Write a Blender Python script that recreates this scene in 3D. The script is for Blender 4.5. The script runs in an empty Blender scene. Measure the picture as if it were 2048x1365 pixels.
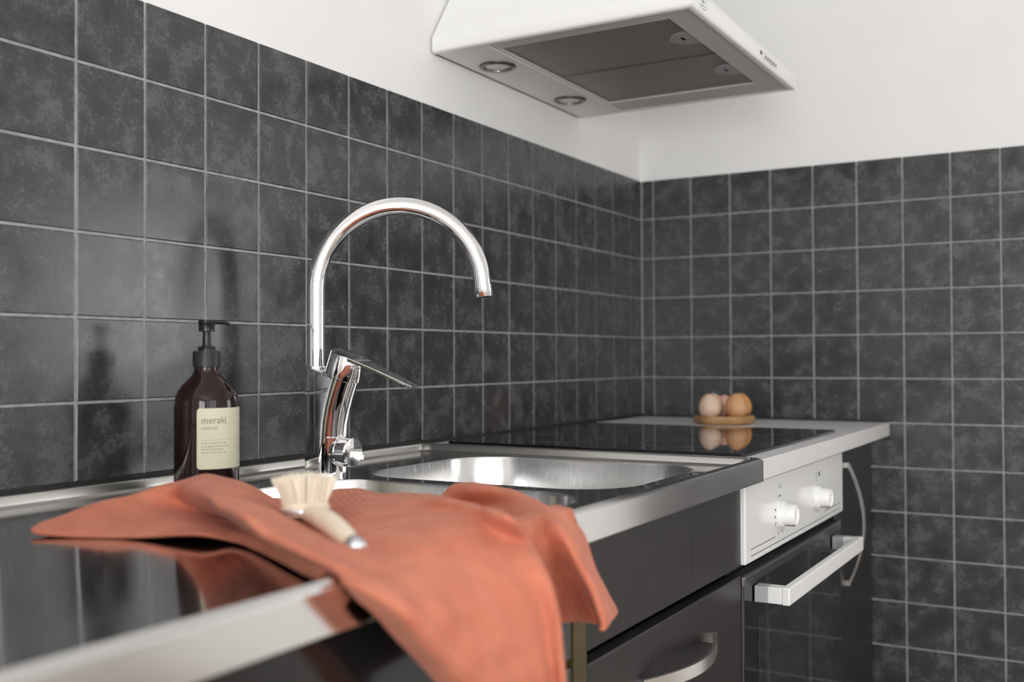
import bpy, bmesh, math, random
from mathutils import Vector, Matrix, noise
random.seed(7)
D = bpy.data
SC = bpy.context.scene
COL = SC.collection
PI = math.pi

# ------------------------------------------------------------------ camera
CX, CY, CZ = -2.46729, -1.04827, 1.04910
F_PX, YAW, PITCH, ROLL = 2092.147, 0.525628, 0.0161737, -0.0043222
fw = Vector((math.cos(PITCH)*math.cos(YAW), math.cos(PITCH)*math.sin(YAW), math.sin(PITCH)))
rt = fw.cross(Vector((0, 0, 1))).normalized()
up = rt.cross(fw)
rt, up = math.cos(ROLL)*rt + math.sin(ROLL)*up, -math.sin(ROLL)*rt + math.cos(ROLL)*up
CAMP = Vector((CX, CY, CZ))
cam_d = D.cameras.new('camera')
cam = D.objects.new('camera', cam_d)
COL.objects.link(cam)
cam.matrix_world = Matrix(((rt.x, up.x, -fw.x, CX), (rt.y, up.y, -fw.y, CY), (rt.z, up.z, -fw.z, CZ), (0, 0, 0, 1)))
cam_d.sensor_width = 36.0
cam_d.sensor_fit = 'HORIZONTAL'
cam_d.lens = F_PX/2048*36.0
cam_d.clip_start = 0.02
cam_d.dof.use_dof = True
cam_d.dof.focus_distance = 1.47
cam_d.dof.aperture_fstop = 3.6
SC.camera = cam

# ------------------------------------------------------------------ light
world = D.worlds.new('sky')
SC.world = world
world.use_nodes = True
bg = world.node_tree.nodes['Background']
bg.inputs[0].default_value = (0.92, 0.96, 1.0, 1)
bg.inputs[1].default_value = 1.0

def window_light(name, loc, direction, w, h, power, color=(0.985, 0.99, 1.0)):
    l = D.lights.new(name, 'AREA')
    l.shape = 'RECTANGLE'
    l.size, l.size_y = w, h
    l.energy = power
    l.color = color
    o = D.objects.new(name, l)
    COL.objects.link(o)
    o.location = loc
    o.rotation_euler = Vector(direction).to_track_quat('-Z', 'Y').to_euler()
    return o
# daylight standing in the three window openings of the room
ROOM_X0, ROOM_Y0, ROOM_H = -4.7, -3.05, 2.55
WIN = [  # (wall, centre along wall, z0, z1, width, power)
    ('front', -2.85, 0.50, 2.15, 1.5, 34),
    ('rear', -1.95, 0.40, 2.15, 1.5, 130),
    ('back', -2.00, 0.90, 1.62, 0.95, 21),
]
window_light('daylight_window_front', (-2.85, ROOM_Y0-0.06, 1.325), (0, 1, 0), 1.5, 1.65, WIN[0][5])
window_light('daylight_window_rear', (ROOM_X0-0.06, -1.95, 1.275), (1, 0, 0), 1.5, 1.75, WIN[1][5])
window_light('daylight_window_back', (0.16, -2.00, 1.26), (-1, 0, 0), 0.95, 0.72, WIN[2][5])

SC.view_settings.view_transform = 'Standard'
SC.view_settings.look = 'None'
SC.view_settings.gamma = 1.0
SC.view_settings.use_curve_mapping = False
SC.view_settings.exposure = -0.65
try:
    SC.cycles.use_denoising = True
    SC.cycles.max_bounces = 8
    SC.cycles.diffuse_bounces = 5
    SC.cycles.caustics_reflective = False
    SC.cycles.sample_clamp_indirect = 6.0
except Exception:
    pass

# ------------------------------------------------------------------ helpers
def ray(px, py):
    return fw + rt*((px-1024)/F_PX) - up*((py-682.5)/F_PX)
def on(px, py, axis, val):
    d = ray(px, py)
    return CAMP + d*((val-CAMP[axis])/d[axis])

def srgb(r, g, b):
    f = lambda c: c/12.92 if c <= 0.04045 else ((c+0.055)/1.055)**2.4
    return (f(r/255), f(g/255), f(b/255), 1)

def mat(name, color=(0.5, 0.5, 0.5, 1), rough=0.5, metal=0.0, spec=0.5, coat=0.0, coat_rough=0.05, sheen=0.0, emit=None, emit_s=0):
    m = D.materials.new(name)
    m.use_nodes = True
    b = m.node_tree.nodes['Principled BSDF']
    b.inputs['Base Color'].default_value = color
    b.inputs['Roughness'].default_value = rough
    b.inputs['Metallic'].default_value = metal
    b.inputs['Specular IOR Level'].default_value = spec
    b.inputs['Coat Weight'].default_value = coat
    b.inputs['Coat Roughness'].default_value = coat_rough
    b.inputs['Sheen Weight'].default_value = sheen
    if emit:
        b.inputs['Emission Color'].default_value = emit
        b.inputs['Emission Strength'].default_value = emit_s
    return m
def nodes(m):
    nt = m.node_tree
    return nt, nt.nodes, nt.links, nt.nodes['Principled BSDF']
def N(ns, t, **kw):
    n = ns.new(t)
    for k, v in kw.items():
        if k in n.inputs:
            n.inputs[k].default_value = v
        else:
            setattr(n, k, v)
    return n
def ramp(ns, stops):
    r = ns.new('ShaderNodeValToRGB')
    e = r.color_ramp.elements
    while len(e) < len(stops):
        e.new(0.5)
    for el, (p, c) in zip(e, stops):
        el.position = p
        el.color = c
    return r
def noise_tint(m, c1, c2, scale, detail=4, lo=0.35, hi=0.65, coord='Object', stretch=None, bump=0, bump_dist=0.001, rough_var=None):
    nt, ns, ln, b = nodes(m)
    tc = N(ns, 'ShaderNodeTexCoord')
    src = tc.outputs[coord]
    if stretch:
        mp = N(ns, 'ShaderNodeMapping')
        mp.inputs['Scale'].default_value = stretch
        ln.new(src, mp.inputs['Vector'])
        src = mp.outputs[0]
    no = N(ns, 'ShaderNodeTexNoise', Scale=scale, Detail=detail)
    ln.new(src, no.inputs['Vector'])
    r = ramp(ns, [(lo, c1), (hi, c2)])
    ln.new(no.outputs[0], r.inputs[0])
    ln.new(r.outputs[0], b.inputs['Base Color'])
    if rough_var:
        mr = N(ns, 'ShaderNodeMapRange')
        mr.inputs[3].default_value, mr.inputs[4].default_value = rough_var
        ln.new(no.outputs[0], mr.inputs[0])
        ln.new(mr.outputs[0], b.inputs['Roughness'])
    if bump:
        bp = N(ns, 'ShaderNodeBump', Strength=bump, Distance=bump_dist)
        ln.new(no.outputs[0], bp.inputs['Height'])
        ln.new(bp.outputs[0], b.inputs['Normal'])
    return m

def obj(name, bm, m, parent=None, smooth=None):
    me = D.meshes.new(name)
    bmesh.ops.recalc_face_normals(bm, faces=bm.faces)
    bm.to_mesh(me)
    bm.free()
    me.materials.append(m)
    if smooth is not None:
        me.shade_smooth()
        me.set_sharp_from_angle(angle=math.radians(smooth))
    o = D.objects.new(name, me)
    COL.objects.link(o)
    if parent:
        o.parent = parent
        o.matrix_parent_inverse = Matrix.Translation(-parent.location)
    return o
def tag(o, label=None, cat=None, group=None, kind=None):
    if label: o['label'] = label
    if cat: o['category'] = cat
    if group: o['group'] = group
    if kind: o['kind'] = kind
    return o
def thing(name, loc, label, cat, group=None):
    o = D.objects.new(name, None)
    o.empty_display_size = 0.05
    COL.objects.link(o)
    o.location = loc
    return tag(o, label, cat, group)

def box(bm, x0, x1, y0, y1, z0, z1, bev=0, seg=2):
    r = bmesh.ops.create_cube(bm, size=1)
    vs = r['verts']
    bmesh.ops.scale(bm, verts=vs, vec=(abs(x1-x0), abs(y1-y0), abs(z1-z0)))
    bmesh.ops.translate(bm, verts=vs, vec=((x0+x1)/2, (y0+y1)/2, (z0+z1)/2))
    if bev:
        es = list({e for v in vs for e in v.link_edges})
        bmesh.ops.bevel(bm, geom=es, offset=bev, segments=seg, profile=0.5, affect='EDGES')
def boxo(name, dims, m, parent=None, bev=0, seg=2):
    bm = bmesh.new()
    box(bm, *dims, bev=bev, seg=seg)
    return obj(name, bm, m, parent)
def rings(bm, loops, close=True, cap0=False, cap1=False):
    """skin a list of equally long point loops"""
    R = [[bm.verts.new(p) for p in lp] for lp in loops]
    n = len(R[0])
    for a, b in zip(R[:-1], R[1:]):
        for i in range(n if close else n-1):
            j = (i+1) % n
            bm.faces.new((a[i], a[j], b[j], b[i]))
    if cap0: bm.faces.new(R[0][::-1])
    if cap1: bm.faces.new(R[-1])
    return R
def lathe(bm, prof, n=32, origin=(0, 0, 0), axis=(0, 0, 1), cap0=True, cap1=True):
    ax = Vector(axis).normalized()
    a = ax.orthogonal().normalized()
    b = ax.cross(a)
    o = Vector(origin)
    loops = []
    for r, h in prof:
        loops.append([o + ax*h + (a*math.cos(2*PI*i/n) + b*math.sin(2*PI*i/n))*r for i in range(n)])
    return rings(bm, loops, True, cap0, cap1)
def tube(bm, path, rad, n=16, cap=True, flat=None):
    """sweep a circle (or a w x h rectangle-like ellipse) along a path"""
    P = [Vector(p) for p in path]
    rads = rad if isinstance(rad, (list, tuple)) else [rad]*len(P)
    T = []
    for i in range(len(P)):
        t = P[min(i+1, len(P)-1)] - P[max(i-1, 0)]
        T.append(t.normalized())
    nrm = T[0].orthogonal().normalized() if flat is None else (Vector(flat) - T[0]*Vector(flat).dot(T[0])).normalized()
    loops = []
    for i, p in enumerate(P):
        nrm = (nrm - T[i]*nrm.dot(T[i])).normalized()
        bn = T[i].cross(nrm)
        r = rads[i]
        rx, ry = r if isinstance(r, (list, tuple)) else (r, r)
        loops.append([p + nrm*math.cos(2*PI*k/n)*rx + bn*math.sin(2*PI*k/n)*ry for k in range(n)])
    return rings(bm, loops, True, cap, cap)
def rrect(x0, x1, y0, y1, r, z, seg=8):
    pts = []
    for cx, cy, a0 in ((x1-r, y1-r, 0), (x0+r, y1-r, PI/2), (x0+r, y0+r, PI), (x1-r, y0+r, 1.5*PI)):
        for k in range(seg+1):
            a = a0 + PI/2*k/seg
            pts.append(Vector((cx+r*math.cos(a), cy+r*math.sin(a), z)))
    return pts
def arc(n, f):
    return [f(i/(n-1)) for i in range(n)]

# ------------------------------------------------------------------ materials
# glazed charcoal tile with cloudy mottling
M_TILE = mat('charcoal_tile_glaze', rough=0.3)
nt, ns, ln, b = nodes(M_TILE)
tc = N(ns, 'ShaderNodeTexCoord')
oi = N(ns, 'ShaderNodeObjectInfo')
vm = N(ns, 'ShaderNodeVectorMath', operation='SCALE')
cmb = N(ns, 'ShaderNodeCombineXYZ')
ln.new(oi.outputs['Random'], cmb.inputs[0]); ln.new(oi.outputs['Random'], cmb.inputs[1]); ln.new(oi.outputs['Random'], cmb.inputs[2])
ln.new(cmb.outputs[0], vm.inputs[0]); vm.inputs['Scale'].default_value = 37.0
va = N(ns, 'ShaderNodeVectorMath', operation='ADD')
ln.new(tc.outputs['Object'], va.inputs[0]); ln.new(vm.outputs[0], va.inputs[1])
n1 = N(ns, 'ShaderNodeTexNoise', Scale=24.0, Detail=4.0, Roughness=0.6)
n2 = N(ns, 'ShaderNodeTexNoise', Scale=210.0, Detail=4.0, Roughness=0.7)
n3 = N(ns, 'ShaderNodeTexNoise', Scale=520.0, Detail=3.0, Roughness=0.6)
for q in (n1, n2, n3):
    ln.new(va.outputs[0], q.inputs['Vector'])
mb = N(ns, 'ShaderNodeMath', operation='MULTIPLY_ADD')
ln.new(n2.outputs[0], mb.inputs[0]); mb.inputs[1].default_value = 0.55; ln.new(n1.outputs[0], mb.inputs[2])
ma = N(ns, 'ShaderNodeMath', operation='MULTIPLY_ADD')
ln.new(n3.outputs[0], ma.inputs[0]); ma.inputs[1].default_value = 0.30; ln.new(mb.outputs[0], ma.inputs[2])
md = N(ns, 'ShaderNodeMath', operation='MULTIPLY'); md.inputs[1].default_value = 0.54
ln.new(ma.outputs[0], md.inputs[0]); ma = md
rp = ramp(ns, [(0.40, (0.0290, 0.0290, 0.0310, 1)), (0.50, (0.0490, 0.0486, 0.0510, 1)), (0.66, (0.122, 0.1205, 0.1245, 1))])
ln.new(ma.outputs[0], rp.inputs[0]); ln.new(rp.outputs[0], b.inputs['Base Color'])
mr = N(ns, 'ShaderNodeMapRange'); mr.inputs[1].default_value = 0.38; mr.inputs[2].default_value = 0.65
mr.inputs[3].default_value = 0.15; mr.inputs[4].default_value = 0.36
ln.new(ma.outputs[0], mr.inputs[0]); ln.new(mr.outputs[0], b.inputs['Roughness'])
bp = N(ns, 'ShaderNodeBump', Strength=0.05, Distance=0.001)
ln.new(n1.outputs[0], bp.inputs['Height']); ln.new(bp.outputs[0], b.inputs['Normal'])

M_GROUT = noise_tint(mat('grey_grout', rough=0.9), (0.28, 0.272, 0.278, 1), (0.40, 0.390, 0.398, 1), 60, 6, bump=0.3)
M_WALL = noise_tint(mat('white_plaster', rough=0.75), (0.85, 0.846, 0.838, 1), (0.87, 0.866, 0.858, 1), 6, 3, bump=0.02)
M_CEIL = mat('white_ceiling_paint', (0.88, 0.877, 0.87, 1), 0.9)
M_FLOOR = noise_tint(mat('oak_floor', rough=0.45), (0.36, 0.30, 0.245, 1), (0.46, 0.40, 0.335, 1), 5, 6, stretch=(1.5, 14, 1))
M_STEEL = noise_tint(mat('polished_sink_steel', rough=0.1, metal=1.0), (0.60, 0.595, 0.585, 1), (0.64, 0.635, 0.625, 1), 3, 3, rough_var=(0.06, 0.13))
M_BOWL = mat('brushed_bowl_steel', (0.78, 0.775, 0.77, 1), 0.24, 1.0)
nt, ns, ln, b = nodes(M_BOWL)
tc = N(ns, 'ShaderNodeTexCoord')
mp = N(ns, 'ShaderNodeMapping'); mp.inputs['Scale'].default_value = (90, 90, 3)
ln.new(tc.outputs['Object'], mp.inputs[0])
no = N(ns, 'ShaderNodeTexNoise', Scale=3.0, Detail=4.0)
ln.new(mp.outputs[0], no.inputs['Vector'])
mr = N(ns, 'ShaderNodeMapRange'); mr.inputs[3].default_value = 0.14; mr.inputs[4].default_value = 0.34
ln.new(no.outputs[0], mr.inputs[0]); ln.new(mr.outputs[0], b.inputs['Roughness'])
M_EDGE = noise_tint(mat('brushed_front_steel', rough=0.14, metal=1.0), (0.84, 0.83, 0.815, 1), (0.87, 0.86, 0.845, 1), 4, 3, rough_var=(0.12, 0.17))
M_RIM = noise_tint(mat('satin_rim_steel', rough=0.3, metal=1.0), (0.60, 0.59, 0.565, 1), (0.64, 0.63, 0.605, 1), 4, 3, rough_var=(0.26, 0.36))
M_CHROME = mat('chrome', (0.86, 0.855, 0.86, 1), 0.035, 1.0)
M_SEAL = mat('black_silicone', (0.012, 0.012, 0.012, 1), 0.6)
M_LAM = noise_tint(mat('pale_grey_speckled_laminate', rough=0.35), (0.58, 0.575, 0.58, 1), (0.86, 0.855, 0.855, 1), 420, 5, lo=0.36, hi=0.62)
M_HOB = mat('black_hob_glass', (0.006, 0.006, 0.008, 1), 0.03, spec=0.6)
M_HOBLINE = mat('hob_print_grey', (0.12, 0.12, 0.13, 1), 0.3)
M_WHITE = mat('white_enamel', (0.84, 0.84, 0.835, 1), 0.22, spec=0.5, coat=0.3)
M_HOOD = mat('white_hood_lacquer', (0.84, 0.838, 0.825, 1), 0.32)
M_HOODIN = mat('grey_hood_underside', (0.72, 0.69, 0.675, 1), 0.45)
M_LIGHTGLASS = mat('frosted_lamp_lens', (0.80, 0.79, 0.77, 1), 0.25)
M_DARKRING = mat('dark_chrome_ring', (0.16, 0.15, 0.14, 1), 0.25, 0.9)
M_PLASTIC = mat('white_knob_plastic', (0.86, 0.86, 0.855, 1), 0.3)
M_PRINT = mat('black_print', (0.02, 0.02, 0.022, 1), 0.5)
M_PRINTG = mat('grey_print', (0.10, 0.10, 0.11, 1), 0.5)
M_BLACKGL = mat('black_oven_glass', (0.006, 0.006, 0.007, 1), 0.035, spec=0.7)
M_OVENWIN = mat('dark_oven_window', (0.016, 0.016, 0.018, 1), 0.03, spec=0.9)
M_GREYMET = mat('grey_satin_metal', (0.30, 0.285, 0.275, 1), 0.35, 0.8)
M_TRIM = mat('dark_satin_trim', (0.10, 0.095, 0.093, 1), 0.3, 0.6)
M_BRACKET = mat('light_grey_plastic', (0.42, 0.42, 0.43, 1), 0.4)
M_CAB = noise_tint(mat('black_brushed_front', rough=0.36, spec=0.34), (0.0155, 0.0134, 0.0134, 1), (0.029, 0.0255, 0.0252, 1), 4, 6, stretch=(110, 110, 1.2), rough_var=(0.30, 0.42), bump=0.08)
M_GLOSSB = mat('glossy_black_front', (0.012, 0.011, 0.011, 1), 0.12, spec=0.5)
M_CARC = mat('black_carcass', (0.014, 0.013, 0.013, 1), 0.6)
M_BRONZE = noise_tint(mat('olive_brown_edging', rough=0.5), (0.055, 0.036, 0.008, 1), (0.085, 0.056, 0.014, 1), 14, 4)
M_HANDLE = mat('brushed_nickel_handle', (0.80, 0.785, 0.76, 1), 0.27, 1.0)
M_AMBER = mat('dark_amber_glass', (0.016, 0.0045, 0.0048, 1), 0.05, spec=0.42)
M_PUMP = mat('black_pump_plastic', (0.008, 0.008, 0.008, 1), 0.14, spec=0.4)
M_COLLAR = mat('ribbed_black_plastic', (0.022, 0.023, 0.023, 1), 0.4, spec=0.35)
M_LABEL = noise_tint(mat('cream_paper_label', rough=0.6), (0.66, 0.64, 0.47, 1), (0.70, 0.68, 0.51, 1), 40, 3)
M_INK = mat('label_ink', (0.15, 0.14, 0.12, 1), 0.7)
M_INKL = mat('label_ink_pale', (0.33, 0.32, 0.25, 1), 0.7)
M_WOOD = noise_tint(mat('pale_beech', rough=0.5), (0.86, 0.72, 0.55, 1), (0.92, 0.81, 0.66, 1), 10, 5, stretch=(30, 30, 2))
M_TRAY = noise_tint(mat('honey_wood', rough=0.5), (0.34, 0.17, 0.07, 1), (0.56, 0.32, 0.13, 1), 8, 5, stretch=(8, 60, 60))
M_BRISTLE = mat('cream_bristle', (0.88, 0.80, 0.66, 1), 0.6)
M_ZINC = mat('zinc_cap', (0.72, 0.73, 0.78, 1), 0.3, 0.9)

# terracotta crinkled cotton
M_TOWEL = mat('terracotta_cotton', rough=0.9, sheen=0.12)
nt, ns, ln, b = nodes(M_TOWEL)
b.inputs['Sheen Tint'].default_value = (1, 0.75, 0.65, 1)
b.inputs['Sheen Roughness'].default_value = 0.5
uv = N(ns, 'ShaderNodeUVMap')
w1 = N(ns, 'ShaderNodeTexWave', Scale=30.0, Distortion=2.2, Detail=3.0)
w1.inputs['Detail Scale'].default_value = 2.0
ln.new(uv.outputs[0], w1.inputs['Vector'])
tc = N(ns, 'ShaderNodeTexCoord')
no = N(ns, 'ShaderNodeTexNoise', Scale=34.0, Detail=6.0)
ln.new(tc.outputs['Object'], no.inputs['Vector'])
rp = ramp(ns, [(0.3, (0.53, 0.155, 0.088, 1)), (0.7, (0.66, 0.220, 0.132, 1))])
ln.new(no.outputs[0], rp.inputs[0])
mx = N(ns, 'ShaderNodeMixRGB', blend_type='MULTIPLY'); mx.inputs[0].default_value = 0.12
ln.new(rp.outputs[0], mx.inputs[1]); ln.new(w1.outputs[0], mx.inputs[2])
ln.new(mx.outputs[0], b.inputs['Base Color'])
bp = N(ns, 'ShaderNodeBump', Strength=0.35, Distance=0.0012)
ln.new(w1.outputs[1], bp.inputs['Height']); ln.new(bp.outputs[0], b.inputs['Normal'])

# perforated filter metal
M_FILTER = mat('perforated_filter_metal', (0.2, 0.19, 0.185, 1), 0.4, 0.6)
nt, ns, ln, b = nodes(M_FILTER)
tc = N(ns, 'ShaderNodeTexCoord')
wx = N(ns, 'ShaderNodeTexWave', Scale=42.0, bands_direction='X')
wy = N(ns, 'ShaderNodeTexWave', Scale=42.0, bands_direction='Y')
ln.new(tc.outputs['Object'], wx.inputs[0]); ln.new(tc.outputs['Object'], wy.inputs[0])
mm = N(ns, 'ShaderNodeMath', operation='MULTIPLY')
ln.new(wx.outputs[1], mm.inputs[0]); ln.new(wy.outputs[1], mm.inputs[1])
rp = ramp(ns, [(0.2, (0.48, 0.455, 0.44, 1)), (0.6, (0.16, 0.15, 0.145, 1))])
ln.new(mm.outputs[0], rp.inputs[0]); ln.new(rp.outputs[0], b.inputs['Base Color'])
bp = N(ns, 'ShaderNodeBump', Strength=0.4, Distance=0.001, invert=True)
ln.new(mm.outputs[0], bp.inputs['Height']); ln.new(bp.outputs[0], b.inputs['Normal'])

# ------------------------------------------------------------------ the room
TILE_TOP = 1.497
FAR_TILE_END = -1.232          # the tiling on the back wall stops here
def structure(name, dims, m):
    return tag(boxo(name, dims, m), kind='structure')
floor = structure('floor', (ROOM_X0, 0.0, ROOM_Y0, 0.0, -0.1, 0.0), M_FLOOR)
ceiling = structure('ceiling', (ROOM_X0, 0.0, ROOM_Y0, 0.0, ROOM_H, ROOM_H+0.1), M_CEIL)
wall_left = structure('wall_left', (ROOM_X0, 0.15, 0.004, 0.15, -0.1, ROOM_H+0.1), M_WALL)
def holed_wall(name, axis, p0, p1, a0, a1, c, w, z0, z1):
    """a wall slab with one window opening; axis = axis of its normal"""
    bm = bmesh.new()
    def seg(u0, u1, w0, w1):
        if axis == 0: box(bm, p0, p1, u0, u1, w0, w1)
        else: box(bm, u0, u1, p0, p1, w0, w1)
    seg(a0, c-w/2, -0.1, ROOM_H+0.1); seg(c+w/2, a1, -0.1, ROOM_H+0.1)
    seg(c-w/2, c+w/2, -0.1, z0); seg(c-w/2, c+w/2, z1, ROOM_H+0.1)
    return tag(obj(name, bm, M_WALL), kind='structure')
wall_back = holed_wall('wall_back', 0, 0.004, 0.15, ROOM_Y0-0.15, 0.004, -2.00, 0.95, 0.90, 1.62)
wall_front = holed_wall('wall_front', 1, ROOM_Y0-0.15, ROOM_Y0, ROOM_X0-0.15, 0.004, -2.85, 1.5, 0.50, 2.15)
wall_rear = holed_wall('wall_rear', 0, ROOM_X0-0.15, ROOM_X0, ROOM_Y0, 0.15, -1.95, 1.5, 0.40, 2.15)
def window(n, axis, p, c, w, z0, z1, panes):
    wn = D.objects.new('window_%d' % n, None); COL.objects.link(wn)
    wn.location = (p, c, z0) if axis == 0 else (c, p, z0)
    tag(wn, kind='structure')
    def bar(u0, u1, w0, w1):
        d = (p-0.025, p+0.025, u0, u1, w0, w1) if axis == 0 else (u0, u1, p-0.025, p+0.025, w0, w1)
        boxo('window_frame', d, M_WHITE, wn)
    a, b_ = c-w/2, c+w/2
    bar(a, a+0.05, z0, z1); bar(b_-0.05, b_, z0, z1)
    bar(a+0.05, b_-0.05, z0, z0+0.05); bar(a+0.05, b_-0.05, z1-0.05, z1)
    for k in range(1, panes):
        m_ = a + w*k/panes
        bar(m_-0.035, m_+0.035, z0+0.05, z1-0.05)
    return wn
window(1, 1, ROOM_Y0-0.03, -2.85, 1.5, 0.50, 2.15, 3)
window(2, 0, ROOM_X0-0.03, -1.95, 1.5, 0.40, 2.15, 2)
window(3, 0, 0.07, -2.00, 0.95, 0.90, 1.62, 2)

# tiling, every tile its own piece standing proud of the grout
P, J, TH = 0.1, 0.0034, 0.0055
def tile_mesh(w, h):
    bm = bmesh.new()
    box(bm, -w/2, w/2, -TH/2, TH/2, -h/2, h/2, bev=0.0011, seg=1)
    me = D.meshes.new('tile')
    bm.to_mesh(me); bm.free()
    me.materials.append(M_TILE)
    return me
_tm = {}
def tile(parent, cx, cz, w, h, far):
    k = (round(w, 4), round(h, 4))
    if k not in _tm: _tm[k] = tile_mesh(*k)
    o = D.objects.new('tile', _tm[k]); COL.objects.link(o)
    off = TH/2 + random.uniform(-0.0002, 0.0004)
    tilt = lambda: random.gauss(0, 0.0022)
    o.location = (off, cx, cz) if far else (cx, off, cz)
    o.rotation_euler = (tilt(), tilt()*0.3, tilt() + (PI/2 if far else 0))
    o.parent = parent
    o.matrix_parent_inverse = Matrix.Translation(-parent.location)
ZJ = [1.399 - 0.1*k for k in range(14)]
rows = [(1.399, TILE_TOP)] + [(ZJ[k+1], ZJ[k]) for k in range(13)] + [(0.0, ZJ[13])]
boxo('grout_bed', (-2.70, -0.0, 0.0016, 0.0045, 0.80, TILE_TOP-0.001), M_GROUT, wall_left)
boxo('grout_bed', (0.0016, 0.0045, FAR_TILE_END, 0.0016, 0.0, TILE_TOP-0.001), M_GROUT, wall_back)
cols_l = [(-0.0702, -0.001)] + [(-0.0702-0.1*(k+1), -0.0702-0.1*k) for k in range(26)]
cols_f = [(-0.0320, -0.001)] + [(-0.0320-0.1*(k+1), -0.0320-0.1*k) for k in range(12)]
for x0, x1 in cols_l:
    for z0, z1 in rows[:6]:
        top = 0 if z1 == TILE_TOP else J/2
        tile(wall_left, (x0+x1)/2, (z0+J/2+z1-top)/2, x1-x0-J, z1-top-z0-J/2, False)
for y0, y1 in cols_f:
    for z0, z1 in rows:
        if y0 > -0.54 and z1 < 0.91: continue       # behind the units
        top = 0 if z1 == TILE_TOP else J/2
        tile(wall_back, (y0+y1)/2, (z0+J/2+z1-top)/2, y1-y0-J, z1-top-z0-J/2, True)

# ------------------------------------------------------------------ steel sink worktop
SX0, SX1 = -2.62, -0.973
ZD = 0.890                     # sunken deck
RIM = 0.9035
sink = thing('sink_worktop', (-1.8, -0.3, 0.868), 'stainless steel sink worktop with two bowls carrying the chrome tap', 'sink')
B2 = (-1.335, -1.008, -0.528, -0.132)     # far bowl
B1 = (-1.715, -1.372, -0.528, -0.132)     # near bowl
bm = bmesh.new()
RD = 0.028
ins = lambda d, z, r: rrect(SX0+d, SX1-d, -0.600+d, -0.002-d, r, z, 6)
loops = [ins(0.0, 0.869, 0.002), ins(0.0, 0.8985, 0.002), ins(0.0012, 0.9015, 0.003), ins(0.004, 0.9028, 0.005)]
R0 = rings(bm, loops)
def rim_loop(dx, dy_back, dy_front, z, r):
    return rrect(SX0+dx, SX1-dx, -0.600+dy_front, -0.002-dy_back, r, z, 6)
loops2 = [rim_loop(0.008, 0.010, 0.006, RIM, 0.010), rim_loop(0.011, 0.013, 0.008, RIM-0.0008, 0.013),
          rim_loop(0.014, 0.0142, 0.010, RIM-0.003, 0.016), rim_loop(0.019, 0.0158, 0.013, ZD+0.003, 0.020), rim_loop(0.024, 0.0185, 0.017, ZD+0.0006, 0.024), rim_loop(0.028, 0.024, 0.020, ZD, 0.026)]
R1 = rings(bm, loops2)
n = len(R0[-1])
for i in range(n):
    j = (i+1) % n
    bm.faces.new((R0[-1][i], R0[-1][j], R1[0][j], R1[0][i]))
def hole_loop(Bx, d, z, r): return rrect(Bx[0]-d, Bx[1]+d, Bx[2]-d, Bx[3]+d, r, z, 8)
holes = []
for Bx in (B1, B2):
    vs = [bm.verts.new(p) for p in hole_loop(Bx, 0.004, ZD, 0.084)]
    holes.append(vs)
    for i in range(len(vs)): bm.edges.new((vs[i], vs[(i+1) % len(vs)]))
edges = [e for e in bm.edges if e.is_boundary and all(abs(v.co.z-ZD) < 1e-5 for v in e.verts)]
edges += [e for h_ in holes for v in h_ for e in v.link_edges if not e.link_faces]
edges = list(set(edges))
bmesh.ops.triangle_fill(bm, edges=edges, use_beauty=True, normal=(0, 0, 1))
deck = obj('deck', bm, M_STEEL, sink, smooth=28)
deck.data.materials.append(M_RIM)          # the pressed rim is satin, the flat deck polished
for pl in deck.data.polygons:
    if pl.center.z > ZD+0.0001 and pl.center.y > -0.58: pl.material_index = 1
# front fold of the worktop with its own brushed finish
boxo('front_edge', (SX0, SX1, -0.6016, -0.5985, 0.8685, 0.8995), M_EDGE, sink, bev=0.0010)
for Bx in (B1, B2):
    bm = bmesh.new()
    L = []
    for d, z, r in ((0.004, ZD, 0.084), (0.0015, ZD-0.0008, 0.0825), (0.0, ZD-0.004, 0.081), (-0.004, ZD-0.06, 0.079), (-0.008, ZD-0.115, 0.077), (-0.014, ZD-0.135, 0.072), (-0.028, ZD-0.148, 0.06), (-0.05, ZD-0.152, 0.05)):
        L.append(hole_loop(Bx, d, z, r))
    rings(bm, L, cap1=True)
    bw = obj('bowl', bm, M_BOWL, sink, smooth=40)
    bm = bmesh.new()
    cxm, cym = (Bx[0]+Bx[1])/2, (Bx[2]+Bx[3])/2
    lathe(bm, [(0.045, 0), (0.045, 0.002), (0.038, 0.003), (0.034, -0.0005), (0.02, 0.001)], 24, (cxm, cym, ZD-0.1515))
    obj('strainer', bm, M_CHROME, bw, smooth=40)
bm = bmesh.new()
lathe(bm, [(0.0185, 0), (0.0185, 0.0006), (0.0165, 0.0017), (0.005, 0.0022)], 28, (-1.105, -0.556, ZD-0.0002))
obj('tap_hole_cap', bm, M_STEEL, sink, smooth=40)
boxo('sealant_bead', (SX0, SX1, -0.0045, -0.0005, 0.895, 0.9085), M_SEAL, sink, bev=0.0015)

# ------------------------------------------------------------------ laminate worktop
lam = thing('laminate_worktop', (-0.48, -0.3, 0.87), 'pale grey speckled laminate worktop holding the black hob', 'worktop')
boxo('slab', (-0.9715, -0.002, -0.600, -0.002, 0.870, 0.900), M_LAM, lam, bev=0.0015)
boxo('sealant_bead', (-0.9715, -0.002, -0.0055, -0.0005, 0.8995, 0.906), M_SEAL, lam)
boxo('sealant_bead', (-0.0045, -0.0005, -0.598, -0.006, 0.8995, 0.9045), M_SEAL, lam)
boxo('end_bracket', (-0.006, -0.001, -0.602, -0.585, 0.862, 0.8705), M_PUMP, lam)

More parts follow.
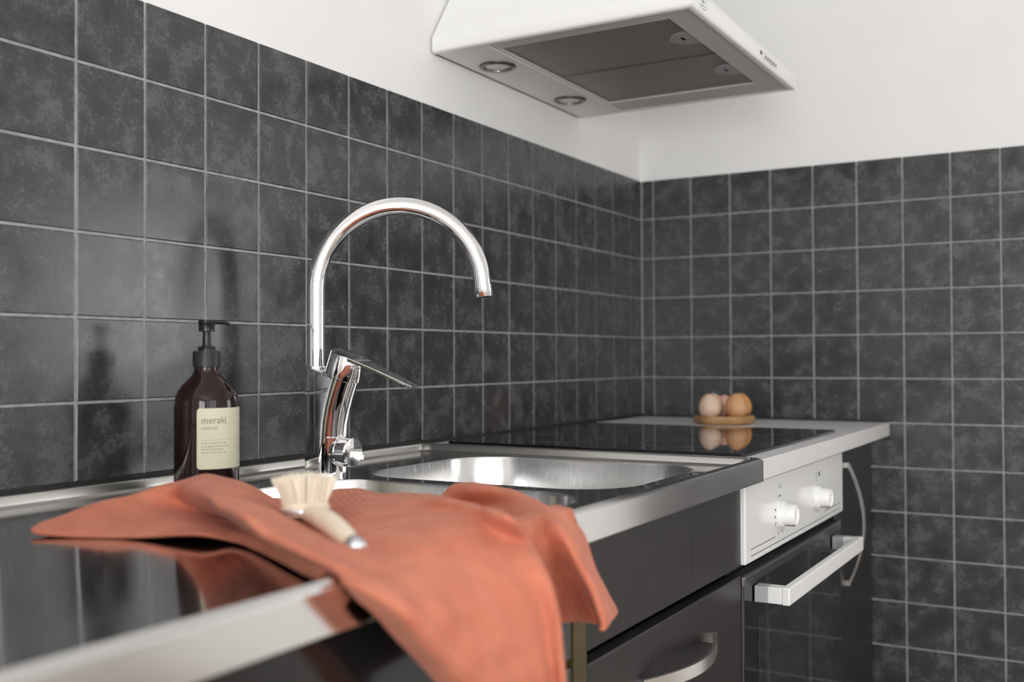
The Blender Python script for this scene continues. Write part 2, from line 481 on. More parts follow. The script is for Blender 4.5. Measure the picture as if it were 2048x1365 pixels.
hob = thing('induction_hob', (-0.66, -0.295, 0.9), 'black glass hob mirroring the eggs on the wooden tray', 'hob')
HX0, HX1, HY0, HY1 = -0.955, -0.372, -0.566, -0.040
bm = bmesh.new()
L = [rrect(HX0, HX1, HY0, HY1, 0.006, 0.9003, 4), rrect(HX0, HX1, HY0, HY1, 0.006, 0.9042, 4), rrect(HX0+0.0015, HX1-0.0015, HY0+0.0015, HY1-0.0015, 0.005, 0.9055, 4)]
rings(bm, L, cap0=True, cap1=True)
glass = obj('glass_plate', bm, M_HOB, hob, smooth=30)
for cx, cy, r in ((-0.81, -0.17, 0.09), (-0.52, -0.17, 0.075), (-0.81, -0.42, 0.075), (-0.52, -0.42, 0.09)):
    bm = bmesh.new()
    lathe(bm, [(r, 0), (r, 0.0001), (r-0.0012, 0.0001), (r-0.0012, 0)], 48, (cx, cy, 0.9055), cap0=False, cap1=False)
    obj('zone_ring', bm, M_HOBLINE, glass)

# ------------------------------------------------------------------ base units
FY = -0.572
def carcass(parent, x0, x1, z0=0.10, z1=0.862, y0=-0.552, y1=-0.02):
    bm = bmesh.new()
    t = 0.016
    box(bm, x0, x0+t, y0, y1, z0, z1); box(bm, x1-t, x1, y0, y1, z0, z1)
    box(bm, x0+t, x1-t, y0, y1, z0, z0+t); box(bm, x0+t, x1-t, y1-0.006, y1, z0+t, z1)
    obj('carcass', bm, M_CARC, parent)
    boxo('plinth', (x0, x1, -0.51, -0.495, 0.0, z0), M_CARC, parent)
def bow_handle(parent, a, b_, out, w, t, vertical):
    """flat bow handle between two points on a front"""
    a, b_ = Vector(a), Vector(b_)
    bm = bmesh.new()
    pts = []
    for i in range(25):
        s = i/24
        p = a.lerp(b_, s)
        p.y -= 0.006 + out*math.sin(PI*s)**0.9
        pts.append(p)
    wid = Vector((1, 0, 0)) if vertical else Vector((0, 0, 1))
    loops = []
    for i, p in enumerate(pts):
        tg = (pts[min(i+1, 24)]-pts[max(i-1, 0)]).normalized()
        nn = tg.cross(wid).normalized()
        loops.append([p + wid*sx*w/2 + nn*sy*t/2 for sx, sy in ((-1, -1), (1, -1), (1, 1), (-1, 1))])
    rings(bm, loops, cap0=True, cap1=True)
    for q in (a, b_):
        box(bm, q.x-w*0.4, q.x+w*0.4, q.y-0.008, q.y, q.z-w*0.4, q.z+w*0.4)
    return obj('handle', bm, M_HANDLE, parent, smooth=40)

unit = thing('drawer_unit', (-1.24, -0.3, 0.0), 'black brushed drawer unit beneath the sink, next to the oven', 'cabinet')
carcass(unit, -1.497, -0.992, z1=0.72)
boxo('false_front', (-1.495, -0.989, FY, FY+0.018, 0.7465, 0.8635), M_CAB, unit, bev=0.0012)
dr = boxo('drawer_front', (-1.495, -0.989, FY, FY+0.018, 0.455, 0.7330), M_CAB, unit, bev=0.0015)
bow_handle(dr, (-1.365, FY, 0.676), (-1.125, FY, 0.676), 0.030, 0.015, 0.004, False)
dr2 = boxo('drawer_front', (-1.495, -0.989, FY, FY+0.018, 0.105, 0.445), M_CAB, unit, bev=0.0015)
bow_handle(dr2, (-1.365, FY, 0.385), (-1.125, FY, 0.385), 0.030, 0.015, 0.004, False)
boxo('filler_strip', (-1.528, -1.4985, FY-0.001, FY+0.017, 0.105, 0.8635), M_BRONZE, unit)

dw = thing('base_cabinet', (-1.84, -0.3, 0.0), 'plain black cabinet beneath the steel worktop where the towel hangs', 'cabinet')
carcass(dw, -2.15, -1.530, z1=0.70)
boxo('door', (-2.148, -1.531, FY, FY+0.018, 0.105, 0.740), M_GLOSSB, dw, bev=0.0015)
boxo('top_panel', (-2.148, -1.531, FY, FY+0.018, 0.748, 0.8635), M_GLOSSB, dw, bev=0.0012)
dw2 = thing('base_cabinet', (-2.38, -0.3, 0.0), 'black end cabinet beneath the outer end of the steel worktop', 'cabinet')
carcass(dw2, -2.615, -2.155, z1=0.85)
boxo('door', (-2.613, -2.157, FY, FY+0.018, 0.105, 0.8635), M_GLOSSB, dw2, bev=0.0015)

cc = thing('corner_cabinet', (-0.18, -0.3, 0.0), 'narrow black cabinet between the oven and the tiled wall', 'cabinet')
carcass(cc, -0.362, -0.010, y0=-0.540)
cd = boxo('door', (-0.362, -0.010, -0.560, -0.542, 0.105, 0.8635), M_CAB, cc, bev=0.0015)
bow_handle(cd, (-0.262, -0.560, 0.826), (-0.262, -0.560, 0.585), 0.030, 0.013, 0.004, True)

# ------------------------------------------------------------------ oven
OX0, OX1, OY = -0.986, -0.371, -0.578
oven = thing('built_in_oven', (-0.68, -0.3, 0.1), 'built-in oven with white control panel and white bar handle', 'oven')
bm = bmesh.new()
box(bm, OX0+0.012, OX1-0.003, -0.545, -0.03, 0.11, 0.858)
obj('oven_body', bm, M_CARC, oven)
boxo('plinth', (OX0, OX1, -0.51, -0.495, 0.0, 0.105), M_CARC, oven)
panel = boxo('control_panel', (OX0, OX1, OY, -0.546, 0.747, 0.861), M_WHITE, oven, bev=0.002)
def knob(cx, cz, ang):
    bm = bmesh.new()
    lathe(bm, [(0.0205, 0.0), (0.0205, 0.007), (0.0195, 0.0085), (0.0172, 0.0088), (0.0165, 0.024), (0.0155, 0.0262), (0.0140, 0.0266), (0.0132, 0.0245)], 40, (cx, OY+0.0002, cz), (0, -1, 0))
    k = obj('knob', bm, M_PLASTIC, panel, smooth=35)
    bm = bmesh.new()
    r0, r1 = 0.0125, 0.0165
    p = Vector((cx+math.cos(ang)*0.0168, OY-0.016, cz+math.sin(ang)*0.0168))
    box(bm, p.x-0.0012, p.x+0.0012, OY-0.0245, OY-0.0095, p.z-0.0012, p.z+0.0012)
    obj('pointer', bm, M_PRINTG, k)
KN = [(-0.806, 0.798), (-0.576, 0.798)]
for (kx, kz), a in zip(KN, (-1.9, -2.0)):
    knob(kx, kz, a)
# printed scale marks, icons and rules
def flat(bm, x0, x1, z0, z1, y=OY-0.0002):
    vs = [bm.verts.new((x, y, z)) for x, z in ((x0, z0), (x1, z0), (x1, z1), (x0, z1))]
    bm.faces.new(vs)
bm = bmesh.new()
flat(bm, -0.962, -0.835, 0.7655, 0.7668); flat(bm, -0.962, -0.395, 0.7555, 0.7568); flat(bm, -0.520, -0.395, 0.7655, 0.7668)
tag(obj('print_rule', bm, M_PRINTG, panel), kind='stuff')
bm = bmesh.new()
for a in range(-200, 21, 22):
    aa = math.radians(a)
    x, z = KN[0][0]+math.cos(aa)*0.0262, KN[0][1]+math.sin(aa)*0.0262
    s = 0.0011
    flat(bm, x-s, x+s, z-s*1.4, z+s*1.4)
    if a % 44 == 20 or a < -150:
        x, z = KN[0][0]+math.cos(aa)*0.031, KN[0][1]+math.sin(aa)*0.031
        flat(bm, x-0.0024, x-0.0006, z-0.0014, z+0.0014); flat(bm, x+0.0003, x+0.0022, z-0.0014, z+0.0014)
for kx in (-0.806,):
    flat(bm, kx-0.008, kx-0.005, 0.826, 0.829); flat(bm, kx-0.003, kx+0.0, 0.826, 0.829); flat(bm, kx+0.0015, kx+0.0045, 0.826, 0.829)
    flat(bm, kx-0.009, kx+0.009, 0.8405, 0.8417); flat(bm, kx-0.009, kx+0.009, 0.844, 0.8447)
for a in range(-170, -9, 32):
    aa = math.radians(a)
    x, z = KN[1][0]+math.cos(aa)*0.027, KN[1][1]+math.sin(aa)*0.027
    flat(bm, x-0.0022, x+0.0022, z-0.0005, z+0.0005); flat(bm, x-0.0022, x+0.0022, z+0.001, z+0.0018)
tag(obj('print_scale', bm, M_PRINTG, panel), kind='stuff')
bm = bmesh.new()
flat(bm, -0.560, -0.551, 0.8335, 0.8420)
obj('print_mark', bm, M_PRINT, panel)
bm = bmesh.new()
for z in (0.826, 0.8305, 0.835, 0.8395):
    flat(bm, -0.579, -0.572, z, z+0.0016)
tag(obj('print_scale', bm, M_PRINTG, panel), kind='stuff')
# door
door = boxo('oven_door', (OX0+0.002, OX1-0.002, -0.574, -0.548, 0.118, 0.728), M_BLACKGL, oven, bev=0.003)
boxo('top_trim', (OX0+0.002, OX1-0.002, -0.5755, -0.550, 0.712, 0.730), M_TRIM, door, bev=0.004)
boxo('inner_window', (OX0+0.075, OX1-0.075, -0.5746, -0.5738, 0.20, 0.655), M_OVENWIN, door, bev=0.0003)
hz0, hz1 = 0.684, 0.710
HNX0, HNX1, HNY = -0.938, -0.428, -0.622
hd = boxo('handle', (HNX0, HNX1, HNY-0.006, HNY+0.006, hz0, hz1), M_PLASTIC, door, bev=0.002)
for x0 in (HNX0, HNX1-0.024):
    boxo('handle_arm', (x0, x0+0.024, HNY+0.006, -0.595, hz0+0.001, hz1-0.001), M_PLASTIC, hd, bev=0.0015)
    boxo('handle_mount', (x0, x0+0.024, -0.595, -0.5755, hz0+0.001, hz1-0.001), M_BRACKET, hd, bev=0.001)

# ------------------------------------------------------------------ range hood
hood = thing('range_hood', (-0.64, -0.24, 1.59), 'white wall-mounted cooker hood with two lamps above the hob', 'cooker hood')
X0, X1, Y0, Y1, ZH = -0.940, -0.345, -0.487, -0.001, 1.591
def hrect(d, z, xi=None):
    return [Vector((X1-d, Y1, z)), Vector((X0+d, Y1, z)), Vector((X0+d, Y0+d, z)), Vector((X1-d, Y0+d, z))]
bm = bmesh.new()
chim = [Vector((-0.51, Y1, 1.865)), Vector((-0.775, Y1, 1.865)), Vector((-0.775, -0.255, 1.865)), Vector((-0.51, -0.255, 1.865))]
L = [hrect(0.012, ZH), hrect(0.004, ZH), hrect(0.001, ZH+0.0025), hrect(0.0, ZH+0.006), hrect(0.0, ZH+0.027), hrect(0.002, ZH+0.030), chim,
     [Vector((p.x, p.y, 2.549)) for p in chim]]
rings(bm, L)
shell = obj('hood_shell', bm, M_HOOD, hood, smooth=50)
# underside tray with an opening for the filters
FX0, FX1, FY0, FY1 = -0.893, -0.432, -0.430, -0.112
bm = bmesh.new()
def plate(x0, x1, y0, y1, z): 
    vs = [bm.verts.new(p) for p in ((x0, y0, z), (x1, y0, z), (x1, y1, z), (x0, y1, z))]
    bm.faces.new(vs)
O = [bm.verts.new(p) for p in ((X0+0.012, Y0+0.012, ZH+0.002), (X1-0.012, Y0+0.012, ZH+0.002), (X1-0.012, Y1, ZH+0.002), (X0+0.012, Y1, ZH+0.002))]
I = [bm.verts.new(p) for p in ((FX0, FY0, ZH+0.002), (FX1, FY0, ZH+0.002), (FX1, FY1, ZH+0.002), (FX0, FY1, ZH+0.002))]
T = [bm.verts.new((v.co.x, v.co.y, ZH+0.012)) for v in I]
E_ = [bm.verts.new((v.co.x, v.co.y, ZH-0.0)) for v in O]
for i in range(4):
    j = (i+1) % 4
    bm.faces.new((O[i], O[j], I[j], I[i])); bm.faces.new((I[i], I[j], T[j], T[i])); bm.faces.new((E_[i], E_[j], O[j], O[i]))
under = obj('underside', bm, M_HOODIN, hood)
# lamp strip at the wall side, whiter than the rest of the tray
boxo('lamp_strip', (X0+0.013, X1-0.013, FY1+0.006, Y1-0.002, ZH+0.0005, ZH+0.0025), M_HOOD, hood)
xm = (FX0+FX1)/2
for k, (x0, x1) in enumerate(((FX0+0.001, xm-0.0015), (xm+0.0015, FX1-0.001))):
    bm = bmesh.new()
    box(bm, x0, x1, FY0+0.001, FY1-0.001, ZH+0.006, ZH+0.011)
    fl = obj('grease_filter', bm, M_FILTER, hood)
    bm = bmesh.new()
    t = 0.004
    for d in ((x0, x1, FY0+0.001, FY0+0.001+t), (x0, x1, FY1-0.001-t, FY1-0.001), (x0, x0+t, FY0+0.005, FY1-0.005), (x1-t, x1, FY0+0.005, FY1-0.005)):
        box(bm, *d, ZH+0.0052, ZH+0.0062)
    obj('filter_frame', bm, M_GREYMET, fl)
    # half round latch at the front edge
    bm = bmesh.new()
    cx = (x0+x1)/2 + (0.005 if k == 0 else 0)
    pts = [Vector((cx+math.cos(PI*i/14)*0.034, FY0+0.002+math.sin(PI*i/14)**0.6*0.042, 0)) for i in range(15)]
    rings(bm, [[p+Vector((0, 0, ZH+0.0035)) for p in pts], [p+Vector((0, 0, ZH+0.0058)) for p in pts]], True, True, True)
    lt = obj('latch', bm, M_BRACKET, fl)
    boxo('latch_slot', (cx-0.012, cx+0.004, FY0+0.018, FY0+0.023, ZH+0.0030, ZH+0.0036), M_PUMP, lt)
for cx in (-0.806, -0.510):
    bm = bmesh.new()
    lathe(bm, [(0.034, 0.001), (0.034, -0.0025), (0.031, -0.004), (0.026, -0.0035), (0.025, 0.001)], 36, (cx, -0.056, ZH+0.0005), cap0=False, cap1=False)
    lr = obj('lamp_ring', bm, M_DARKRING, hood, smooth=40)
    bm = bmesh.new()
    lathe(bm, [(0.0255, 0.0), (0.024, -0.0015), (0.012, -0.0025)], 32, (cx, -0.056, ZH+0.0005))
    obj('lamp_lens', bm, M_LIGHTGLASS, lr, smooth=60)
# front lip: round badge at the near end, indicator and five push buttons at the far end
yf = Y0-0.0006
def ell(bm, cx, cz, rx, rz, w, n=36):
    a = [Vector((cx+math.cos(2*PI*i/n)*rx, yf, cz+math.sin(2*PI*i/n)*rz)) for i in range(n)]
    c = [Vector((cx+math.cos(2*PI*i/n)*(rx-w), yf, cz+math.sin(2*PI*i/n)*(rz-w)) ) for i in range(n)]
    rings(bm, [a, c])
ZL = ZH+0.0165
bm = bmesh.new()
ell(bm, -0.895, ZL, 0.019, 0.0095, 0.0007)
def stroke(pts, w):
    for p, q in zip(pts[:-1], pts[1:]):
        p, q = Vector((p[0], yf, p[1])), Vector((q[0], yf, q[1]))
        d = (q-p).normalized(); nn = Vector((-d.z, 0, d.x))*w
        bm.faces.new([bm.verts.new(v) for v in (p-nn, q-nn, q+nn, p+nn)])
cx0 = -0.895
stroke([(cx0-0.006, ZL+0.006), (cx0-0.004, ZL+0.001), (cx0-0.001, ZL+0.005), (cx0+0.0, ZL+0.001), (cx0+0.003, ZL+0.004), (cx0+0.004, ZL+0.0005), (cx0+0.008, ZL+0.003)], 0.0006)
stroke([(cx0-0.009, ZL-0.004), (cx0-0.006, ZL-0.003), (cx0-0.003, ZL-0.0045), (cx0, ZL-0.003), (cx0+0.004, ZL-0.0045), (cx0+0.008, ZL-0.0035)], 0.0005)
obj('badge', bm, M_PRINTG, shell)
bm = bmesh.new()
bx = -0.585
lathe(bm, [(0.0042, 0), (0.0042, 0.0012), (0.003, 0.0018)], 20, (bx, Y0+0.0002, ZL), (0, -1, 0))
obj('indicator', bm, mat('dark_red_indicator', (0.05, 0.008, 0.008, 1), 0.2), shell, smooth=40)
for k in range(5):
    bm = bmesh.new()
    cxk = bx+0.020+k*0.0165
    lathe(bm, [(0.0056, 0), (0.0056, 0.002), (0.0048, 0.0024), (0.0044, 0.0050), (0.003, 0.0056)], 20, (cxk, Y0+0.0002, ZL-0.001), (0, -1, 0))
    obj('push_button', bm, M_CHROME if k < 5 else M_PLASTIC, shell, smooth=40)

# ------------------------------------------------------------------ mixer tap
TX, TY = -1.350, -0.093
tap = thing('mixer_tap', (TX, TY, ZD), 'chrome kitchen mixer tap with tall curved swan-neck spout', 'tap')
bm = bmesh.new()
lathe(bm, [(0.030, 0.0), (0.030, 0.003), (0.0285, 0.0045), (0.0275, 0.0045)], 40, (TX, TY-0.010, ZD))
obj('base_ring', bm, M_CHROME, tap, smooth=40)
# body: rear half carries the spout, front half leans forward under the handle cap
bm = bmesh.new()
TILT = math.radians(21)
def body_section(fr, zr, ff, zf, rr_, rf_, n=20):
    R_, F_ = Vector((TX, TY-fr, ZD+zr)), Vector((TX, TY-ff, ZD+zf))
    d = (F_-R_).normalized(); xx = Vector((1, 0, 0))
    lp = [F_ + (xx*math.cos(a) + d*math.sin(a))*rf_ for a in [PI*k/n for k in range(n+1)]]
    lp += [R_ + (xx*math.cos(a) + d*math.sin(a))*rr_ for a in [PI+PI*k/n for k in range(n+1)]]
    return lp
sec = []
for zr, ff, zf, dr_ in ((0.003, 0.0175, 0.003, 0), (0.030, 0.0175, 0.030, 0), (0.0525, 0.0182, 0.0520, 0), (0.0530, 0.0182, 0.0525, 0.0006), (0.0538, 0.0183, 0.0533, 0.0006), (0.0543, 0.0183, 0.0538, 0),
                    (0.080, 0.0205, 0.075, 0), (0.105, 0.0252, 0.096, 0), (0.126, 0.0320, 0.116, 0), (0.1445, 0.0390, 0.1325, 0), (0.1460, 0.0395, 0.1338, 0.0012)):
    sec.append(body_section(0.001, zr, ff, zf, 0.0215-dr_, 0.0233-dr_))
rings(bm, sec, cap0=True, cap1=True)
obj('mixer_body', bm, M_CHROME, tap, smooth=40)
ax = Vector((0, -math.sin(TILT), math.cos(TILT)))
fl = Vector((0, -math.cos(TILT), -math.sin(TILT)))
cb = Vector((TX, TY-0.0395, ZD+0.1335))
bm = bmesh.new()
lathe(bm, [(0.0225, -0.001), (0.0225, 0.0008), (0.0248, 0.0012), (0.0250, 0.003), (0.0250, 0.0328), (0.0247, 0.0334), (0.0238, 0.0336)], 48, cb, ax)
cap = obj('handle_cap', bm, M_CHROME, tap, smooth=40)
bm = bmesh.new()
sec = []
for s, w, t, dz in ((0.006, 0.0225, 0.0070, 0.0305), (0.022, 0.0190, 0.0066, 0.0305), (0.040, 0.0155, 0.0060, 0.0302), (0.065, 0.0130, 0.0052, 0.0300), (0.095, 0.0112, 0.0046, 0.0300), (0.112, 0.0104, 0.0042, 0.0302), (0.117, 0.0085, 0.0034, 0.0303)):
    top = cb + fl*s + ax*0.0338
    bv = 0.0008
    sec.append([top + Vector((1, 0, 0))*xx_ + ax*hh for xx_, hh in ((-w, -bv), (-w+bv, 0), (w-bv, 0), (w, -bv), (w*0.97, -t*0.7), (w*0.55, -t), (-w*0.55, -t), (-w*0.97, -t*0.7))])
rings(bm, sec, cap0=True, cap1=True)
obj('lever', bm, M_CHROME, cap, smooth=25)
# swan-neck spout, swung towards the far bowl
SW = Vector((0.475, -0.88, 0)).normalized()
RA = 0.1155
sp0 = Vector((TX, TY+0.0065, ZD))
path = [sp0+Vector((0, 0, z)) for z in (0.138, 0.17, 0.20, 0.23)]
zc = 0.2545
for i in range(49):
    a = PI*1.0*i/48*0.975
    path.append(sp0 + SW*(RA-RA*math.cos(a)) + Vector((0, 0, zc+RA*math.sin(a))))
endT = (path[-1]-path[-2]).normalized()
path.append(path[-1]+endT*0.004)
bm = bmesh.new()
tube(bm, path, 0.0124, 28)
obj('spout', bm, M_CHROME, tap, smooth=50)
bm = bmesh.new()
lathe(bm, [(0.0122, -0.002), (0.0122, 0.0), (0.0130, 0.0004), (0.0130, 0.0155), (0.0122, 0.0165), (0.0098, 0.0165), (0.0098, 0.013)], 32, path[-1], endT)
obj('aerator', bm, M_CHROME, tap, smooth=40)
bm = bmesh.new()
lathe(bm, [(0.0148, 0.0), (0.0148, 0.004), (0.0138, 0.006), (0.0124, 0.006)], 32, (sp0.x, sp0.y, ZD+0.143))
obj('spout_collar', bm, M_CHROME, tap, smooth=40)
# stop valve knob on the front of the body
bm = bmesh.new()
ko = Vector((TX, TY-0.032, ZD+0.032))
lathe(bm, [(0.0198, 0.0), (0.0205, 0.003), (0.0205, 0.0075), (0.0196, 0.0082), (0.0196, 0.0090), (0.0203, 0.0097), (0.0203, 0.0250), (0.0192, 0.0265), (0.0178, 0.0268)], 44, ko, (0, -1, 0))
kn = obj('valve_knob', bm, M_CHROME, tap, smooth=35)
boxo('valve_pointer', (TX+0.0170, TX+0.0245, ko.y-0.0255, ko.y-0.015, ko.z-0.012, ko.z-0.004), M_CHROME, kn, bev=0.001)

# ------------------------------------------------------------------ soap bottle
BX, BY = -1.560, -0.0960
bot = thing('soap_bottle', (BX, BY, ZD), 'dark amber pump soap bottle with cream label on the steel worktop', 'bottle')
bm = bmesh.new()
lathe(bm, [(0.026, 0.002), (0.033, 0.0005), (0.0362, 0.003), (0.0380, 0.009), (0.0380, 0.100), (0.0376, 0.108), (0.0362, 0.115), (0.0335, 0.1215), (0.029, 0.1280), (0.0235, 0.1335), (0.0185, 0.1385), (0.0158, 0.1425), (0.0148, 0.1460), (0.0148, 0.160)], 64, (BX, BY, ZD))
gl = obj('bottle_body', bm, M_AMBER, bot, smooth=50)
bm = bmesh.new()
prof = [(0.0150, 0.1495), (0.0160, 0.150), (0.0162, 0.1515), (0.0162, 0.1675), (0.0155, 0.169), (0.011, 0.169)]
R = lathe(bm, prof, 72, (BX, BY, ZD))
for lp in R[2:4]:
    for i, v in enumerate(lp):
        if i % 2: 
            d = Vector((v.co.x-BX, v.co.y-BY, 0)); v.co -= d.normalized()*0.0005
pc = obj('pump_collar', bm, M_COLLAR, bot, smooth=30)
bm = bmesh.new()
lathe(bm, [(0.0102, 0.168), (0.0102, 0.1735), (0.0095, 0.1745), (0.0058, 0.1745), (0.0052, 0.178), (0.0046, 0.192), (0.0050, 0.1935)], 28, (BX, BY, ZD))
obj('pump_stem', bm, M_PUMP, bot, smooth=35)
bm = bmesh.new()
lathe(bm, [(0.0088, 0.1925), (0.0094, 0.193), (0.0094, 0.2015), (0.0102, 0.203), (0.0102, 0.2052), (0.0090, 0.2062)], 28, (BX, BY, ZD))
q = Vector((0.66, -0.75, 0)).normalized()
tube(bm, [Vector((BX, BY, ZD+0.2035))+q*s+Vector((0, 0, dz)) for s, dz in ((0.0, 0.0), (0.012, 0.0005), (0.020, 0.0), (0.0255, -0.0018), (0.0270, -0.0028))], [(0.0026, 0.0055), (0.0026, 0.0050), (0.0024, 0.0042), (0.0020, 0.0034), (0.0016, 0.0028)], 14, flat=(0, 0, 1))
obj('pump_head', bm, M_PUMP, bot, smooth=40)
# label wrapped on the glass; angle 0 faces the camera, positive to the right
tocam = math.atan2(CY-BY, CX-BX)
def wrap(a, z, r): return Vector((BX+math.cos(tocam+a)*r, BY+math.sin(tocam+a)*r, ZD+z))
A0, A1, Z0, Z1 = math.radians(-17), math.radians(150), 0.0300, 0.1015
bm = bmesh.new()
na = 40
rc = 0.004
def lab(u, w): return wrap(A0+(A1-A0)*u, Z0+(Z1-Z0)*w, 0.03822)
cols = []
US = sorted(set([i/na for i in range(na+1)] + [k*0.0045 for k in range(10)] + [1-k*0.0045 for k in range(10)]))
for u in US:
    s = min(u, 1-u)*(A1-A0)*0.038
    cut = rc-math.sqrt(max(0, rc*rc-(rc-s)**2)) if s < rc else 0
    cols.append([wrap(A0+(A1-A0)*u, z, 0.03822) for z in (Z0+cut, Z0+0.02, Z1-0.02, Z1-cut)])
rings(bm, cols, close=False)
label = obj('paper_label', bm, M_LABEL, bot, smooth=60)
def wrap_text(txt, size, a_start, z, m, name, spacing=1.0, shear=0, width=None):
    cu = D.curves.new('lettering', 'FONT')
    cu.body = txt; cu.size = size; cu.space_character = spacing; cu.resolution_u = 3
    tmp = D.objects.new('lettering', cu); COL.objects.link(tmp)
    bpy.context.view_layer.update()
    me = D.meshes.new_from_object(tmp.evaluated_get(bpy.context.evaluated_depsgraph_get()))
    D.objects.remove(tmp); D.curves.remove(cu)
    xs = [v.co.x for v in me.vertices]
    k = (width/(max(xs)-min(xs))) if width else 1.0
    bm2 = bmesh.new(); bm2.from_mesh(me); D.meshes.remove(me)
    bmesh.ops.subdivide_edges(bm2, edges=[e for e in bm2.edges if e.calc_length() > size*0.4], cuts=1)
    for v in bm2.verts:
        v.co = wrap(a_start+v.co.x*k/0.0383, z+v.co.y, 0.03834)
    return obj(name, bm2, m, label)
wrap_text('meraki', 0.0118, math.radians(-9), 0.0835, M_INK, 'lettering', 1.05, width=0.0285)
wrap_text('HAND SOAP', 0.0044, math.radians(-9), 0.0765, M_INK, 'lettering', 1.1, width=0.0185)
bm = bmesh.new()
def rule(a0, a1, z, t=0.0003):
    n = 20
    lo = [wrap(math.radians(a0+(a1-a0)*i/n), z, 0.03834) for i in range(n+1)]
    hi = [wrap(math.radians(a0+(a1-a0)*i/n), z+t, 0.03834) for i in range(n+1)]
    rings(bm, [lo, hi], close=False)
rule(36, 150, 0.0835); rule(-9, 150, 0.0640); rule(42, 150, 0.0535)
for z, a1 in ((0.0600, 36), (0.0562, 42), (0.0528, 30), (0.0490, 34)):
    a = -9.0
    while a < a1:
        wd = random.uniform(2.0, 6.5)
        rule(a, min(a+wd, a1), z, 0.0011); a += wd+1.6
for z in (0.0790, 0.0490, 0.0355):
    for a in (66, 70, 74): rule(a, a+3, z, 0.0012)
tag(obj('print_lines', bm, M_INKL, label), kind='stuff')

# ------------------------------------------------------------------ towel
def X(px, py, x): return on(px, py, 0, x)
def Y(px, py, y): return on(px, py, 1, y)
def Z(px, py, z): return on(px, py, 2, z)
rowB = [X(75, 1068, -1.868), X(175, 1018, -1.80), X(300, 981, -1.74), X(385, 957, -1.70), X(470, 961, -1.66), X(560, 1000, -1.62), X(675, 985, -1.585), X(775, 990, -1.56), X(850, 986, -1.53), X(915, 966, -1.50), X(985, 984, -1.47)]
rowA = []
for k, p in enumerate(rowB):
    d = Vector((p.x-CX, p.y-CY, 0)).normalized()
    q = p + d*(0.05 if 0 < k < 10 else 0.012)
    q.z = 0.8940
    rowA.append(q)
rowC = [Z(250, 1075, .8920), Z(300, 1040, .900), Z(380, 1012, .903), Z(402, 985, .930), Z(505, 993, .922), Z(590, 1022, .904), Z(700, 1012, .908), Z(810, 1006, .914)]
rowD = [Z(400, 1070, .898), Z(430, 1056, .899), Z(468, 1040, .898), Z(470, 1030, .930), Z(560, 1040, .919), Z(640, 1060, .904), Z(760, 1048, .910), Z(880, 1025, .915)]
rowE = [Z(490, 1092, .8920), Z(512, 1088, .896), Z(538, 1084, .903), Z(550, 1084, .918), Z(630, 1085, .915), Z(720, 1092, .909), Z(840, 1066, .914), Z(950, 1042, .916)]
rowF = [Z(636, 1160, .8930), Z(650, 1152, .900), Z(672, 1145, .906), Y(705, 1142, -.606), Y(770, 1140, -.606), Y(850, 1128, -.612), Y(930, 1110, -.616), Y(1000, 1090, -.622)]
rowG = [Y(728, 1208, -.609), Y(738, 1198, -.620), Y(760, 1195, -.634), Y(800, 1210, -.640), Y(860, 1220, -.642), Y(930, 1215, -.645), Y(1000, 1190, -.648), Y(1050, 1160, -.651)]
rowH = [Y(800, 1285, -.612), Y(815, 1280, -.624), Y(838, 1285, -.637), Y(880, 1298, -.646), Y(930, 1300, -.648), Y(990, 1292, -.652), Y(1040, 1268, -.656), Y(1082, 1230, -.660)]
rowI = [Y(868, 1358, -.614), Y(885, 1362, -.626), Y(910, 1368, -.638), Y(950, 1375, -.648), Y(990, 1375, -.650), Y(1035, 1370, -.654), Y(1070, 1355, -.658), Y(1102, 1330, -.662)]
rowJ = [Y(925, 1440, -.614), Y(940, 1445, -.626), Y(960, 1450, -.638), Y(990, 1455, -.648), Y(1020, 1455, -.650), Y(1055, 1452, -.654), Y(1085, 1445, -.658), Y(1110, 1435, -.662)]
rowA, rowB = rowA[:8], rowB[:8]
rowA[0] = X(74, 1050, -1.853)
# rolled edge of the main panel (crest), the pocket behind it, then the narrow outer fold
CREST = [X(850, 1000, -1.50), X(855, 989, -1.545), Z(890, 1000, .921), Z(960, 1013, .925), Z(1020, 1034, .926), Y(1060, 1078, -.634), Y(1090, 1140, -.658), Y(1112, 1200, -.668), Y(1125, 1310, -.670), Y(1130, 1425, -.668)]
UNDER = [X(870, 1000, -1.49), X(858, 1000, -1.53), Z(888, 1014, .896), Z(950, 1028, .894), Z(1004, 1052, .897), Y(1034, 1100, -.606), Y(1058, 1160, -.606), Y(1074, 1216, -.606), Y(1084, 1246, -.606), Y(1089, 1256, -.606)]
INNER = [X(890, 998, -1.48), X(885, 990, -1.520), Z(912, 1003, .897), Z(978, 1016, .895), Z(1034, 1040, .897), Y(1082, 1080, -.605), Y(1136, 1146, -.606), Y(1172, 1202, -.606), Y(1190, 1238, -.606), Y(1191, 1248, -.606)]
OUTER = [X(930, 998, -1.46), X(915, 967, -1.505), Z(955, 977, .914), Z(1020, 990, .912), Z(1075, 1011, .909), Y(1122, 1056, -.622), Y(1160, 1130, -.642), Y(1190, 1192, -.654), Y(1206, 1246, -.658), Y(1204, 1262, -.658)]
RIGHT = [X(990, 1000, -1.44), X(975, 976, -1.475), Z(1010, 981, .905), Z(1062, 998, .900), Z(1115, 1028, .898), Y(1158, 1060, -.607), Y(1192, 1132, -.611), Y(1218, 1190, -.615), Y(1232, 1222, -.616), Y(1228, 1232, -.616)]
for k_, row_ in enumerate([rowA, rowB, rowC, rowD, rowE, rowF, rowG, rowH, rowI, rowJ]):
    row_ += [CREST[k_], UNDER[k_], INNER[k_], OUTER[k_], RIGHT[k_]]
